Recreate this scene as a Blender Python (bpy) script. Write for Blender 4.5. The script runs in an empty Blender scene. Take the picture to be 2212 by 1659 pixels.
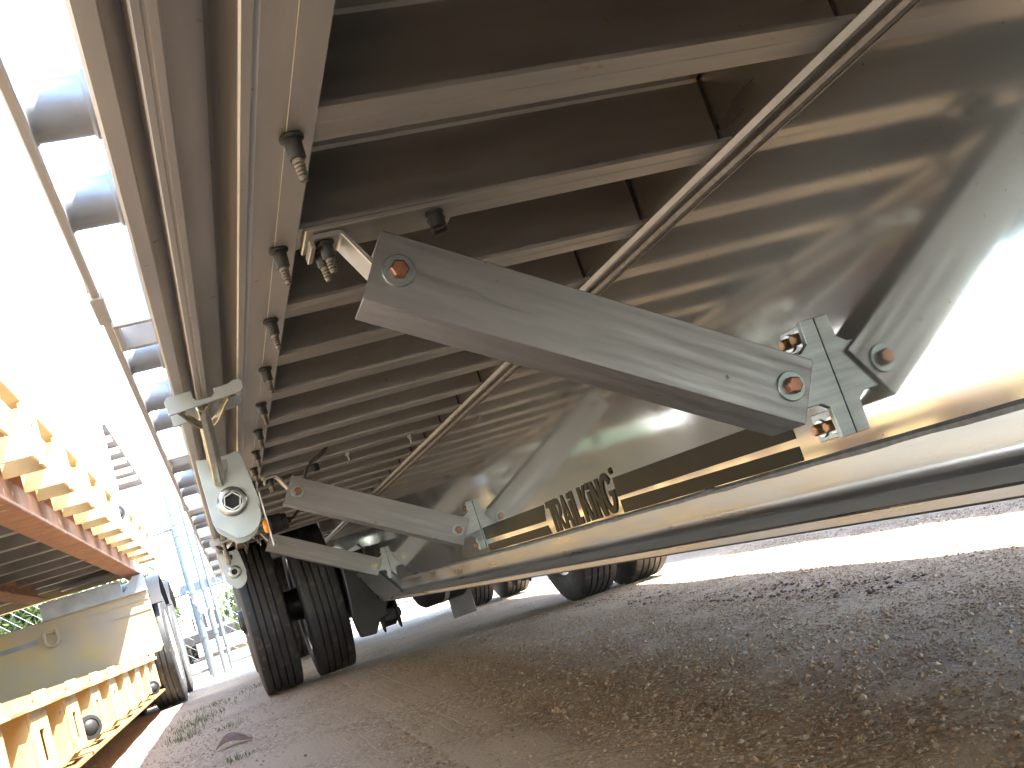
import bpy, math, random
import numpy as np
from mathutils import Matrix, Vector

random.seed(7)
rng = np.random.default_rng(11)
scene = bpy.context.scene
col = scene.collection
PI = math.pi

# ------------------------------------------------------------------ camera
CAM_Z = 0.46
_X = np.array([7013.0 - 1106, -822.0 - 829.5])
_Y = np.array([510.0 - 1106, 1352.0 - 829.5])
_f = math.sqrt(-float(_X @ _Y))
def _n(v): return v / np.linalg.norm(v)
ax_y = _n(np.r_[_Y, _f]); ax_x = _n(np.r_[_X, _f]); ax_x = _n(ax_x - ax_y * (ax_x @ ax_y))
ax_z = np.cross(ax_y, ax_x)
if ax_z[1] > 0: ax_z = -ax_z
_R = np.array([ax_x, ax_y, ax_z])
cam = bpy.data.objects.new('camera', bpy.data.cameras.new('camera'))
col.objects.link(cam)
_r = _R @ np.array([1, 0, 0]); _u = _R @ np.array([0, -1, 0]); _b = -(_R @ np.array([0, 0, 1]))
M = Matrix(((_r[0], _u[0], _b[0], 0), (_r[1], _u[1], _b[1], 0), (_r[2], _u[2], _b[2], CAM_Z), (0, 0, 0, 1)))
cam.matrix_world = M
cam.data.sensor_width = 36
cam.data.lens = _f / 2212 * 36
cam.data.clip_start = 0.02
cam.data.clip_end = 2000
scene.camera = cam

# ------------------------------------------------------------------ sky, sun, exposure
SUN = Vector((0.50, -0.34, 1.0)).normalized()          # direction towards the sun
world = bpy.data.worlds.new('World'); scene.world = world; world.use_nodes = True
wn = world.node_tree
sky = wn.nodes.new('ShaderNodeTexSky'); sky.sky_type = 'NISHITA'; sky.sun_disc = False
sky.sun_elevation = math.asin(SUN.z)
sky.sun_rotation = math.atan2(SUN.x, SUN.y)
sky.air_density = 1.0; sky.dust_density = 0.7; sky.ozone_density = 1.0
wn.links.new(sky.outputs[0], wn.nodes['Background'].inputs[0])
wn.nodes['Background'].inputs[1].default_value = 0.15
sd = bpy.data.lights.new('sun', 'SUN'); sd.energy = 3.4; sd.angle = math.radians(0.53); sd.color = (1.0, 0.93, 0.83)
sun = bpy.data.objects.new('sun', sd); col.objects.link(sun)
sun.rotation_euler = (-SUN).to_track_quat('-Z', 'Y').to_euler()
sun.location = (10, -8, 20)
scene.view_settings.view_transform = 'Standard'
scene.view_settings.look = 'None'
scene.view_settings.exposure = 3.6
scene.view_settings.gamma = 1.0
scene.view_settings.use_curve_mapping = False
scene.cycles.max_bounces = 12; scene.cycles.diffuse_bounces = 6; scene.cycles.glossy_bounces = 8
scene.cycles.use_denoising = True
scene.cycles.sample_clamp_indirect = 8.0

# ------------------------------------------------------------------ materials
MATS = {}
def mat(name, base, metal=0.0, rough=0.5, var=0.0, vscale=8.0, rvar=0.0, bump=0.0, bscale=60.0,
        spots=None, spot_scale=30.0, spot_thr=0.72, stretch=None, spec=0.5, wave=0.0, wscale=2.5, base2=None, emit=None, mrot=None):
    if name in MATS: return MATS[name]
    m = bpy.data.materials.new(name); m.use_nodes = True
    nt = m.node_tree; N = nt.nodes; L = nt.links
    b = N['Principled BSDF']
    b.inputs['Base Color'].default_value = (*base, 1)
    b.inputs['Metallic'].default_value = metal
    b.inputs['Roughness'].default_value = rough
    b.inputs['Specular IOR Level'].default_value = spec
    if emit:
        b.inputs['Emission Color'].default_value = (*emit[0], 1); b.inputs['Emission Strength'].default_value = emit[1]
    tc = N.new('ShaderNodeTexCoord'); geo = N.new('ShaderNodeNewGeometry')
    src = geo.outputs['Position']
    if mrot is not None:
        m0 = N.new('ShaderNodeMapping'); m0.inputs['Rotation'].default_value = (0, math.radians(mrot), 0)
        L.new(src, m0.inputs[0]); src = m0.outputs[0]
    if stretch:
        mp = N.new('ShaderNodeMapping'); mp.inputs['Scale'].default_value = stretch
        L.new(src, mp.inputs[0]); ssrc = mp.outputs[0]
    else: ssrc = src
    def noise(scale, detail=5, s=None):
        n = N.new('ShaderNodeTexNoise'); n.inputs['Scale'].default_value = scale; n.inputs['Detail'].default_value = detail
        L.new(s if s is not None else src, n.inputs['Vector']); return n
    colour = None
    if var > 0 or base2:
        n = noise(vscale, 6, ssrc)
        r = N.new('ShaderNodeValToRGB')
        r.color_ramp.elements[0].position = 0.3; r.color_ramp.elements[1].position = 0.7
        lo = tuple(c * (1 - var) for c in base); hi = tuple(min(1, c * (1 + var)) for c in base)
        if base2: lo, hi = base2, base
        r.color_ramp.elements[0].color = (*lo, 1); r.color_ramp.elements[1].color = (*hi, 1)
        L.new(n.outputs['Fac'], r.inputs[0]); colour = r.outputs[0]
    if spots:
        n = noise(spot_scale, 3)
        r = N.new('ShaderNodeValToRGB')
        r.color_ramp.elements[0].position = spot_thr; r.color_ramp.elements[1].position = min(1, spot_thr + 0.06)
        r.color_ramp.elements[0].color = (0, 0, 0, 1); r.color_ramp.elements[1].color = (1, 1, 1, 1)
        L.new(n.outputs['Fac'], r.inputs[0])
        mx = N.new('ShaderNodeMix'); mx.data_type = 'RGBA'
        L.new(r.outputs[0], mx.inputs['Factor'])
        if colour is not None: L.new(colour, mx.inputs['A'])
        else: mx.inputs['A'].default_value = (*base, 1)
        mx.inputs['B'].default_value = (*spots, 1)
        colour = mx.outputs['Result']
    if colour is not None: L.new(colour, b.inputs['Base Color'])
    if rvar > 0:
        n = noise(vscale * 1.7, 5, ssrc)
        mr = N.new('ShaderNodeMapRange')
        mr.inputs['From Min'].default_value = 0.3; mr.inputs['From Max'].default_value = 0.7
        mr.inputs['To Min'].default_value = max(0.02, rough - rvar); mr.inputs['To Max'].default_value = min(1, rough + rvar)
        L.new(n.outputs['Fac'], mr.inputs['Value']); L.new(mr.outputs[0], b.inputs['Roughness'])
    last = None
    if wave > 0:
        n = noise(wscale, 2)
        bp = N.new('ShaderNodeBump'); bp.inputs['Strength'].default_value = 1.0; bp.inputs['Distance'].default_value = wave
        L.new(n.outputs['Fac'], bp.inputs['Height']); last = bp
    if bump > 0:
        n = noise(bscale, 4, ssrc)
        bp = N.new('ShaderNodeBump'); bp.inputs['Strength'].default_value = 1.0; bp.inputs['Distance'].default_value = bump
        L.new(n.outputs['Fac'], bp.inputs['Height'])
        if last is not None: L.new(last.outputs[0], bp.inputs['Normal'])
        last = bp
    if last is not None: L.new(last.outputs[0], b.inputs['Normal'])
    MATS[name] = m
    return m

mat('alum_web', (0.45, 0.445, 0.435), 1.0, 0.085, var=0.05, vscale=5, rvar=0.025, bump=0.000012, bscale=260, wave=0.0005, wscale=3.5,
    spots=(0.30, 0.275, 0.24), spot_scale=130, spot_thr=0.69)
mat('alum_beam', (0.41, 0.405, 0.395), 1.0, 0.34, var=0.10, vscale=3, rvar=0.10, bump=0.0001, bscale=180,
    stretch=(6, 0.6, 6), spots=(0.40, 0.33, 0.26), spot_scale=70, spot_thr=0.74)
mat('alum_mill', (0.48, 0.47, 0.455), 0.9, 0.42, var=0.10, vscale=9, rvar=0.06, bump=0.0001, bscale=200,
    stretch=(0.5, 3, 3), spots=(0.50, 0.33, 0.19), spot_scale=34, spot_thr=0.69)
mat('alum_flange', (0.36, 0.33, 0.295), 0.35, 0.55, var=0.12, vscale=6, spots=(0.17, 0.13, 0.10), spot_scale=60, spot_thr=0.68)   # dusty upper side
mat('alum_rail', (0.52, 0.515, 0.505), 0.85, 0.46, var=0.10, vscale=7, rvar=0.08, bump=0.0001, bscale=200,
    stretch=(3, 0.35, 3), spots=(0.40, 0.28, 0.19), spot_scale=45, spot_thr=0.70)
mat('alum_lip', (0.40, 0.43, 0.47), 1.0, 0.50, var=0.08, vscale=30)
mat('weld_metal', (0.24, 0.23, 0.22), 0.9, 0.55, var=0.2, vscale=60, bump=0.0005, bscale=250)
mat('dark_deck', (0.055, 0.05, 0.045), 0.0, 0.7, var=0.2, vscale=12)
mat('sealant', (0.03, 0.03, 0.03), 0.0, 0.6)
mat('galvanised', (0.275, 0.272, 0.280), 0.80, 0.42, var=0.13, vscale=16, rvar=0.12, bump=0.00012, bscale=90, mrot=-30.7, stretch=(0.22, 1.5, 3.0),
    spots=(0.13, 0.12, 0.11), spot_scale=48, spot_thr=0.71)
mat('brushed_plate', (0.30, 0.32, 0.325), 0.9, 0.40, var=0.12, vscale=40, rvar=0.06, stretch=(0.3, 4, 4))
mat('zinc_plate', (0.46, 0.51, 0.525), 0.65, 0.40, var=0.08, vscale=14, rvar=0.08, spots=(0.35, 0.33, 0.28), spot_scale=60, spot_thr=0.76)
mat('spool_zinc', (0.34, 0.38, 0.43), 0.6, 0.45, var=0.12, vscale=20)
mat('zinc_bright', (0.46, 0.49, 0.50), 0.95, 0.28, var=0.1, vscale=30)
mat('zinc_yellow', (0.46, 0.445, 0.36), 0.95, 0.24, var=0.15, vscale=25)
mat('bolt_copper', (0.33, 0.16, 0.105), 0.85, 0.42, var=0.25, vscale=70)
mat('bolt_dark', (0.34, 0.19, 0.10), 0.85, 0.4, var=0.3, vscale=70)
mat('bolt_brass', (0.58, 0.44, 0.17), 0.9, 0.35, var=0.25, vscale=70)
mat('washer_zinc', (0.30, 0.335, 0.34), 0.85, 0.38, var=0.15, vscale=60)
mat('black_steel', (0.013, 0.013, 0.014), 0.0, 0.5, var=0.3, vscale=30)
mat('pin_steel', (0.17, 0.155, 0.135), 0.7, 0.5, var=0.25, vscale=90, bump=0.001, bscale=300)
mat('rubber', (0.030, 0.030, 0.031), 0.0, 0.62, var=0.35, vscale=9, bump=0.0006, bscale=120, spots=(0.085, 0.073, 0.058), spot_scale=22, spot_thr=0.60)
mat('rim_alum', (0.72, 0.72, 0.72), 0.95, 0.28, var=0.06)
mat('rim_white', (0.75, 0.75, 0.73), 0.0, 0.4, var=0.06)
mat('decal_gold', (0.012, 0.008, 0.002), 0.12, 0.34, var=0.10, vscale=20, spec=0.10, spots=(0.25, 0.18, 0.05), spot_scale=70, spot_thr=0.78)
mat('amber_lens', (0.95, 0.32, 0.015), 0.0, 0.12, var=0.15, vscale=80)
mat('black_plastic', (0.016, 0.016, 0.017), 0.0, 0.55)
mat('yellow_recess_shade', (0.40, 0.24, 0.08), 0.0, 0.6, base2=(0.24, 0.11, 0.045), vscale=7)  # side beam: rust-brown mottle, darkened to paint in the recess shade behind the outriggers
mat('yellow_paint', (0.55, 0.41, 0.18), 0.0, 0.42, var=0.18, vscale=6, rvar=0.1, bump=0.0004, bscale=60, spots=(0.30, 0.14, 0.05), spot_scale=18, spot_thr=0.70)
mat('yellow_dusty', (0.46, 0.33, 0.13), 0.0, 0.55, base2=(0.34, 0.29, 0.23), vscale=3.0, bump=0.0004, bscale=80)
mat('rust_beam', (0.33, 0.15, 0.07), 0.0, 0.7, base2=(0.20, 0.085, 0.045), vscale=9, bump=0.001, bscale=90, spots=(0.45, 0.36, 0.28), spot_scale=16, spot_thr=0.66)
mat('grey_steel', (0.24, 0.24, 0.24), 0.1, 0.6, var=0.2, vscale=7)
mat('blue_steel', (0.30, 0.33, 0.37), 0.8, 0.38, var=0.2, vscale=9)
mat('timber', (0.22, 0.15, 0.085), 0.0, 0.8, var=0.3, vscale=12, stretch=(1, 12, 12), bump=0.001, bscale=60)
mat('fence_galv', (0.15, 0.185, 0.20), 0.5, 0.5, var=0.12, vscale=20)
mat('chain_rust', (0.36, 0.27, 0.20), 0.8, 0.5, var=0.2, vscale=60)
mat('white_cladding', (0.80, 0.80, 0.78), 0.0, 0.5, var=0.03, vscale=2)
mat('white_paint', (0.80, 0.80, 0.80), 0.0, 0.3, var=0.03)
mat('roof_sheet', (0.022, 0.02, 0.025), 0.2, 0.6, var=0.1, vscale=3)
mat('car_glass', (0.03, 0.04, 0.045), 0.0, 0.06)
mat('headlamp', (0.7, 0.7, 0.72), 0.3, 0.1)
mat('bark', (0.10, 0.075, 0.055), 0.0, 0.85, var=0.3, vscale=20, bump=0.004, bscale=40)
mat('dead_leaf', (0.13, 0.075, 0.055), 0.0, 0.65, var=0.3, vscale=60)
mat('concrete', (0.42, 0.41, 0.38), 0.0, 0.8, var=0.1, vscale=5)

def haze_lobe(name, rough, fac):
    # brushed sheet: a sharp mirror lobe plus a broad one from the scratched, dusty surface
    m = MATS[name]; N = m.node_tree.nodes; L = m.node_tree.links; b = N['Principled BSDF']
    g = N.new('ShaderNodeBsdfPrincipled'); g.inputs['Metallic'].default_value = 0.75; g.inputs['Roughness'].default_value = rough
    g.inputs['Base Color'].default_value = (0.40, 0.395, 0.385, 1)
    mx = N.new('ShaderNodeMixShader'); mx.inputs[0].default_value = fac
    L.new(b.outputs[0], mx.inputs[1]); L.new(g.outputs[0], mx.inputs[2]); L.new(mx.outputs[0], N['Material Output'].inputs[0])
haze_lobe('alum_web', 0.38, 0.20)
def leaf_mat(name, c):
    m = bpy.data.materials.new(name); m.use_nodes = True
    nt = m.node_tree; N = nt.nodes; L = nt.links; b = N['Principled BSDF']
    g = N.new('ShaderNodeNewGeometry'); r = N.new('ShaderNodeValToRGB')
    r.color_ramp.elements[0].color = (c[0] * 0.55, c[1] * 0.6, c[2] * 0.5, 1)
    r.color_ramp.elements[1].color = (c[0] * 1.5, c[1] * 1.3, c[2] * 1.3, 1)
    L.new(g.outputs['Random Per Island'], r.inputs[0]); L.new(r.outputs[0], b.inputs['Base Color'])
    b.inputs['Roughness'].default_value = 0.5
    tr = N.new('ShaderNodeBsdfTranslucent'); L.new(r.outputs[0], tr.inputs[0])
    mx = N.new('ShaderNodeMixShader'); mx.inputs[0].default_value = 0.3
    L.new(b.outputs[0], mx.inputs[1]); L.new(tr.outputs[0], mx.inputs[2])
    L.new(mx.outputs[0], N['Material Output'].inputs[0])
    MATS[name] = m
leaf_mat('leaves', (0.070, 0.115, 0.030))
leaf_mat('grass_blades', (0.12, 0.15, 0.06))

def ground_mat():
    m = bpy.data.materials.new('gravel_ground'); m.use_nodes = True
    nt = m.node_tree; N = nt.nodes; L = nt.links; b = N['Principled BSDF']
    g = N.new('ShaderNodeNewGeometry')
    v = N.new('ShaderNodeTexVoronoi'); v.inputs['Scale'].default_value = 95; L.new(g.outputs['Position'], v.inputs['Vector'])
    v2 = N.new('ShaderNodeTexVoronoi'); v2.inputs['Scale'].default_value = 210; L.new(g.outputs['Position'], v2.inputs['Vector'])
    ns = N.new('ShaderNodeTexNoise'); ns.inputs['Scale'].default_value = 1.6; ns.inputs['Detail'].default_value = 8; L.new(g.outputs['Position'], ns.inputs['Vector'])
    nf = N.new('ShaderNodeTexNoise'); nf.inputs['Scale'].default_value = 300; nf.inputs['Detail'].default_value = 4; L.new(g.outputs['Position'], nf.inputs['Vector'])
    sep = N.new('ShaderNodeSeparateColor'); L.new(v.outputs['Color'], sep.inputs[0])
    r = N.new('ShaderNodeValToRGB')
    e = r.color_ramp.elements
    e[0].position = 0.0; e[0].color = (0.20, 0.135, 0.085, 1)
    e[1].position = 1.0; e[1].color = (0.58, 0.495, 0.40, 1)
    for p, c in ((0.25, (0.39, 0.28, 0.175, 1)), (0.5, (0.33, 0.255, 0.18, 1)), (0.75, (0.46, 0.36, 0.255, 1))):
        el = e.new(p); el.color = c
    L.new(sep.outputs[0], r.inputs[0])
    sand = N.new('ShaderNodeValToRGB')
    sand.color_ramp.elements[0].color = (0.36, 0.27, 0.18, 1); sand.color_ramp.elements[1].color = (0.53, 0.425, 0.31, 1)
    sand.color_ramp.elements[0].position = 0.3; sand.color_ramp.elements[1].position = 0.7
    L.new(nf.outputs['Fac'], sand.inputs[0])
    rr = N.new('ShaderNodeValToRGB'); rr.color_ramp.elements[0].position = 0.42; rr.color_ramp.elements[1].position = 0.58
    L.new(ns.outputs['Fac'], rr.inputs[0])
    mx = N.new('ShaderNodeMix'); mx.data_type = 'RGBA'
    L.new(rr.outputs[0], mx.inputs['Factor']); L.new(sand.outputs[0], mx.inputs['A']); L.new(r.outputs[0], mx.inputs['B'])
    L.new(mx.outputs['Result'], b.inputs['Base Color'])
    b.inputs['Roughness'].default_value = 0.85; b.inputs['Specular IOR Level'].default_value = 0.25
    ad = N.new('ShaderNodeMath'); ad.operation = 'MULTIPLY_ADD'; ad.inputs[1].default_value = -1.0
    L.new(v.outputs['Distance'], ad.inputs[0]); L.new(nf.outputs['Fac'], ad.inputs[2])
    bp = N.new('ShaderNodeBump'); bp.inputs['Distance'].default_value = 0.004; bp.inputs['Strength'].default_value = 0.9
    L.new(ad.outputs[0], bp.inputs['Height']); L.new(bp.outputs[0], b.inputs['Normal'])
    MATS['gravel_ground'] = m
    def stones(name, cols):
        s = bpy.data.materials.new(name); s.use_nodes = True
        nt = s.node_tree; N = nt.nodes; L = nt.links; b = N['Principled BSDF']
        g = N.new('ShaderNodeNewGeometry'); r = N.new('ShaderNodeValToRGB'); e = r.color_ramp.elements
        e[0].color = (*cols[0], 1); e[1].color = (*cols[-1], 1)
        for k, c in enumerate(cols[1:-1]): e.new((k + 1) / (len(cols) - 1)).color = (*c, 1)
        L.new(g.outputs['Random Per Island'], r.inputs[0]); L.new(r.outputs[0], b.inputs['Base Color'])
        b.inputs['Roughness'].default_value = 0.7
        MATS[name] = s
    stones('stones', [(0.18, 0.12, 0.08), (0.36, 0.24, 0.14), (0.28, 0.22, 0.16), (0.45, 0.29, 0.155), (0.38, 0.31, 0.235), (0.52, 0.44, 0.34)])
    stones('mud', [(0.06, 0.038, 0.027), (0.10, 0.062, 0.042), (0.08, 0.05, 0.035)])
ground_mat()

# ------------------------------------------------------------------ mesh helpers
WM = {}
class MB:
    def __init__(self): self.v = []; self.f = []
    def add(self, vs, fs):
        o = len(self.v); self.v += [tuple(p) for p in vs]; self.f += [tuple(i + o for i in q) for q in fs]; return self
    def box(self, x0, x1, y0, y1, z0, z1):
        vs = [(x, y, z) for z in (z0, z1) for y in (y0, y1) for x in (x0, x1)]
        return self.add(vs, [(0, 2, 3, 1), (4, 5, 7, 6), (0, 1, 5, 4), (2, 6, 7, 3), (0, 4, 6, 2), (1, 3, 7, 5)])
    def prism(self, poly, axis, a, b, flip=False):
        """polygon in the two remaining axes (order x,y,z without axis), swept from a to b"""
        def pt(p, t):
            if axis == 'x': return (t, p[0], p[1])
            if axis == 'y': return (p[0], t, p[1])
            return (p[0], p[1], t)
        n = len(poly)
        vs = [pt(p, a) for p in poly] + [pt(p, b) for p in poly]
        fs = [tuple(range(n)), tuple(range(2 * n - 1, n - 1, -1))]
        fs += [(i, n + i, n + (i + 1) % n, (i + 1) % n) for i in range(n)]
        return self.add(vs, fs)
    def loft(self, secs, caps=True):
        n = len(secs[0]); vs = [p for s in secs for p in s]; fs = []
        for k in range(len(secs) - 1):
            for i in range(n):
                fs.append((k * n + i, (k + 1) * n + i, (k + 1) * n + (i + 1) % n, k * n + (i + 1) % n))
        if caps:
            fs.append(tuple(range(n))); fs.append(tuple(range((len(secs) - 1) * n + n - 1, (len(secs) - 1) * n - 1, -1)))
        return self.add(vs, fs)
    def cyl(self, p0, p1, r, n=12, r1=None, ph=0.0):
        p0 = Vector(p0); p1 = Vector(p1); r1 = r if r1 is None else r1
        d = (p1 - p0).normalized(); a = d.orthogonal().normalized(); b = d.cross(a)
        s0 = []; s1 = []
        for i in range(n):
            t = 2 * PI * i / n + ph; q = a * math.cos(t) + b * math.sin(t)
            s0.append(p0 + q * r); s1.append(p1 + q * r1)
        return self.loft([s0, s1])
    def lathe(self, p0, d, prof, n=24):
        """prof: list of (distance along d, radius)"""
        p0 = Vector(p0); d = Vector(d).normalized(); a = d.orthogonal().normalized(); b = d.cross(a)
        secs = []
        for h, r in prof:
            secs.append([p0 + d * h + (a * math.cos(2 * PI * i / n) + b * math.sin(2 * PI * i / n)) * max(r, 1e-4) for i in range(n)])
        return self.loft(secs)
    def tube(self, pts, r, n=8):
        pts = [Vector(p) for p in pts]; secs = []
        a = None
        for k, p in enumerate(pts):
            d = (pts[min(k + 1, len(pts) - 1)] - pts[max(k - 1, 0)]).normalized()
            if a is None: a = d.orthogonal().normalized()
            a = (a - d * a.dot(d)).normalized(); b = d.cross(a)
            rr = r[k] if isinstance(r, (list, tuple)) else r
            secs.append([p + (a * math.cos(2 * PI * i / n) + b * math.sin(2 * PI * i / n)) * rr for i in range(n)])
        return self.loft(secs)
    def torus(self, c, axis, R, r, n=20, m=8, a0=0.0, a1=2 * PI):
        c = Vector(c); d = Vector(axis).normalized(); a = d.orthogonal().normalized(); b = d.cross(a)
        pts = [c + (a * math.cos(a0 + (a1 - a0) * i / n) + b * math.sin(a0 + (a1 - a0) * i / n)) * R for i in range(n + 1)]
        return self.tube(pts, r, m)
    def mesh(self, name, material, smooth=False, bevel=0):
        me = bpy.data.meshes.new(name); me.from_pydata(self.v, [], self.f)
        import bmesh
        bm = bmesh.new(); bm.from_mesh(me); bmesh.ops.recalc_face_normals(bm, faces=bm.faces)
        if bevel:
            es = [e for e in bm.edges if len(e.link_faces) == 2 and e.calc_face_angle(0) > 0.6]
            bmesh.ops.bevel(bm, geom=es, offset=bevel, segments=1, affect='EDGES', clamp_overlap=True)
        bm.to_mesh(me); bm.free()
        me.materials.append(MATS[material])
        if smooth:
            me.polygons.foreach_set('use_smooth', [True] * len(me.polygons))
            me.set_sharp_from_angle(angle=math.radians(38))
        return me

def put(name, me, parent=None, loc=(0, 0, 0), rot=None):
    o = bpy.data.objects.new(name, me); col.objects.link(o)
    w = Matrix.Translation(Vector(loc))
    if rot is not None: w = w @ (rot if isinstance(rot, Matrix) else Matrix.Rotation(rot, 4, 'Z'))
    WM[o.name] = w
    if parent is not None:
        o.parent = parent; o.matrix_parent_inverse = WM[parent.name].inverted()
    o.matrix_basis = w
    return o
def thing(name, label, cat, loc=(0, 0, 0), group=None, rot=None):
    o = put(name, None, None, loc, rot); o.empty_display_size = 0.1
    return tag(o, label, cat, group)
def tag(o, label, cat, group=None, kind=None):
    if label: o['label'] = label
    if cat: o['category'] = cat
    if group: o['group'] = group
    if kind: o['kind'] = kind
    return o
def part(name, mb, material, parent, smooth=False, bevel=0, loc=(0, 0, 0), rot=None):
    return put(name, mb.mesh(name, material, smooth, bevel), parent, loc, rot)

def gz(x, y=0.0):
    """height of the ground: level, falling slightly under the right side of the trailer"""
    t = min(max(x - 0.2, 0.0), 3.0)
    return -0.035 * t

# ------------------------------------------------------------------ ground
def build_ground():
    xs = sorted(set([-400, -150, -60, -25, -12, -6, -3] + [round(-2 + 0.1 * i, 3) for i in range(66)] + [6, 9, 14, 25, 60, 150, 400]))
    ys = sorted(set([-400, -100, -30, -10, -4] + [round(-2 + 0.1 * i, 3) for i in range(150)] + [15, 20, 30, 60, 120, 400]))
    vs = []
    for y in ys:
        for x in xs:
            z = gz(x, y)
            if -2 < x < 4.4 and -2 < y < 12.8:
                z += 0.006 * math.sin(x * 5.1 + 1.3 * math.sin(y * 2.1)) * math.sin(y * 3.7 + x) + random.uniform(-0.002, 0.002)
            vs.append((x, y, z - 0.004))
    nx = len(xs)
    fs = [(j * nx + i, j * nx + i + 1, (j + 1) * nx + i + 1, (j + 1) * nx + i) for j in range(len(ys) - 1) for i in range(nx - 1)]
    mb = MB(); mb.v = vs; mb.f = fs
    me = mb.mesh('ground', 'gravel_ground', smooth=True)
    o = put('ground', me); o['kind'] = 'structure'

OCT = np.array([(1, 0, 0), (0, 1, 0), (-1, 0, 0), (0, -1, 0), (0, 0, 1), (0, 0, -1)], float)
OCF = np.array([(0, 1, 4), (1, 2, 4), (2, 3, 4), (3, 0, 4), (1, 0, 5), (2, 1, 5), (3, 2, 5), (0, 3, 5)])
def stones_mesh(name, material, P, R, flat=0.65):
    n = len(P)
    ang = rng.uniform(0, 2 * PI, n)
    v = np.repeat(OCT[None], n, 0) * rng.uniform(0.7, 1.25, (n, 6, 1))
    v[:, :, 2] *= flat
    tilt = rng.uniform(-0.5, 0.5, n)
    c, s = np.cos(tilt)[:, None], np.sin(tilt)[:, None]
    x = v[:, :, 0].copy(); z = v[:, :, 2].copy()
    v[:, :, 0] = x * c - z * s; v[:, :, 2] = x * s + z * c
    c, s = np.cos(ang)[:, None], np.sin(ang)[:, None]
    x = v[:, :, 0].copy(); y = v[:, :, 1].copy()
    v[:, :, 0] = x * c - y * s; v[:, :, 1] = x * s + y * c
    v = v * R[:, None, None] + P[:, None, :]
    f = (OCF[None] + 6 * np.arange(n)[:, None, None]).reshape(-1, 3)
    me = bpy.data.meshes.new(name)
    me.from_pydata(v.reshape(-1, 3).tolist(), [], f.tolist())
    me.materials.append(MATS[material])
    return me

def build_gravel():
    n = 200000
    y = 0.75 + 5.2 * rng.random(n) ** 1.8
    x = -0.9 + 4.2 * rng.random(n)
    keep = (np.sin(x * 2.3 + 1.7 * np.sin(y * 1.3)) + np.sin(y * 3.1 + x * 1.1) + rng.normal(0, 1.3, n)) > -1.5
    keep &= ~((x < 0.75) & (y > 3.2) & (rng.random(n) < 0.75))
    track = ((np.abs(x - 0.182) < 0.115) | (np.abs(x - 0.518) < 0.115)) & (y > 1.6)
    keep &= ~(track & (rng.random(n) < 0.9))
    x = x[keep]; y = y[keep]
    r = 0.0018 + 0.0035 * rng.random(len(x)) ** 2 + 0.005 * (rng.random(len(x)) ** 14)
    z = -0.035 * np.clip(x - 0.2, 0, 3) + 0.006 * np.sin(x * 5.1 + 1.3 * np.sin(y * 2.1)) * np.sin(y * 3.7 + x) - 0.004 + r * 0.25
    big = rng.random(len(x)) < 0.006
    r[big] = rng.uniform(0.006, 0.012, int(big.sum())); z[big] += 0.002
    o = put('gravel', stones_mesh('gravel', 'stones', np.c_[x, y, z], r)); tag(o, 'loose brown and grey gravel stones covering the ground under the trailer', 'gravel', kind='stuff')
    n = 620
    k = rng.integers(0, 5, n)
    y = 2.6 + 3.0 * rng.random(n)
    x = 1.78 + 0.05 * k + 0.03 * (y - 2.6) + rng.normal(0, 0.013, n)
    keep = np.sin(y * 9 + k * 2.1) + np.sin(y * 23 + k) > -0.35
    x = x[keep]; y = y[keep]
    r = rng.uniform(0.004, 0.011, len(x))
    z = -0.035 * (x - 0.2) - 0.002 + 0 * x
    o = put('mud_clods', stones_mesh('mud_clods', 'mud', np.c_[x, y, z], r, 0.5)); tag(o, 'rows of dark dried mud clods left by a tyre on the gravel', 'mud', kind='stuff')

def build_tracks():
    V = []; F = []
    for c in (0.182, 0.518):
        for g in (-.11, -.062, -.021, .021, .062, .11):
            ys = np.arange(2.7, 6.25, 0.02); k0 = len(V); j = 0
            ph = rng.uniform(0, 9)
            for y in ys:
                xx = c + g + 0.012 * math.sin(y * 0.9 + 1) + 0.0012 * math.sin(y * 31 + ph) + rng.normal(0, .0006)
                amp = max(0.0, 0.55 + 0.6 * math.sin(y * 1.7 + ph) + 0.3 * math.sin(y * 5.3 + ph * 2)) * (0.0035 if abs(g) > .1 else 0.0022)
                zb = gz(xx) + 0.006 * math.sin(xx * 5.1 + 1.3 * math.sin(y * 2.1)) * math.sin(y * 3.7 + xx) - 0.0065
                V += [(xx - .006, y, zb), (xx, y, zb + .002 + amp), (xx + .006, y, zb)]
                if j: F += [(k0 + 3 * j - 3, k0 + 3 * j - 2, k0 + 3 * j + 1, k0 + 3 * j), (k0 + 3 * j - 2, k0 + 3 * j - 1, k0 + 3 * j + 2, k0 + 3 * j + 1)]
                j += 1
    me = bpy.data.meshes.new('tyre_track'); me.from_pydata(V, [], F); me.materials.append(MATS['gravel_ground'])
    tag(put('tyre_track', me), 'faint ridges of a tyre track pressed into the sandy ground before the dual tyres', 'track', kind='stuff')

# ------------------------------------------------------------------ the flatbed trailer
ZC = 0.90            # underside of the crossmembers
XW = 0.86            # outer face of the left main beam's web
XC = 1.29            # trailer centre line
S = 0.305
Y0T, Y1T = -10.8, 10.2
TR = thing('flatbed_trailer', 'aluminium flatbed trailer overhead, seen from underneath between its side rail and main beam', 'trailer', (XC, 3.0, 0.0))

MESH = {}
def shared(key, fn):
    if key not in MESH: MESH[key] = fn()
    return MESH[key]

def beam_dz(y):
    if y < 5.18: return 0.0
    if y > 6.45: return 0.30
    return 0.30 * (y - 5.18) / 1.27

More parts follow.
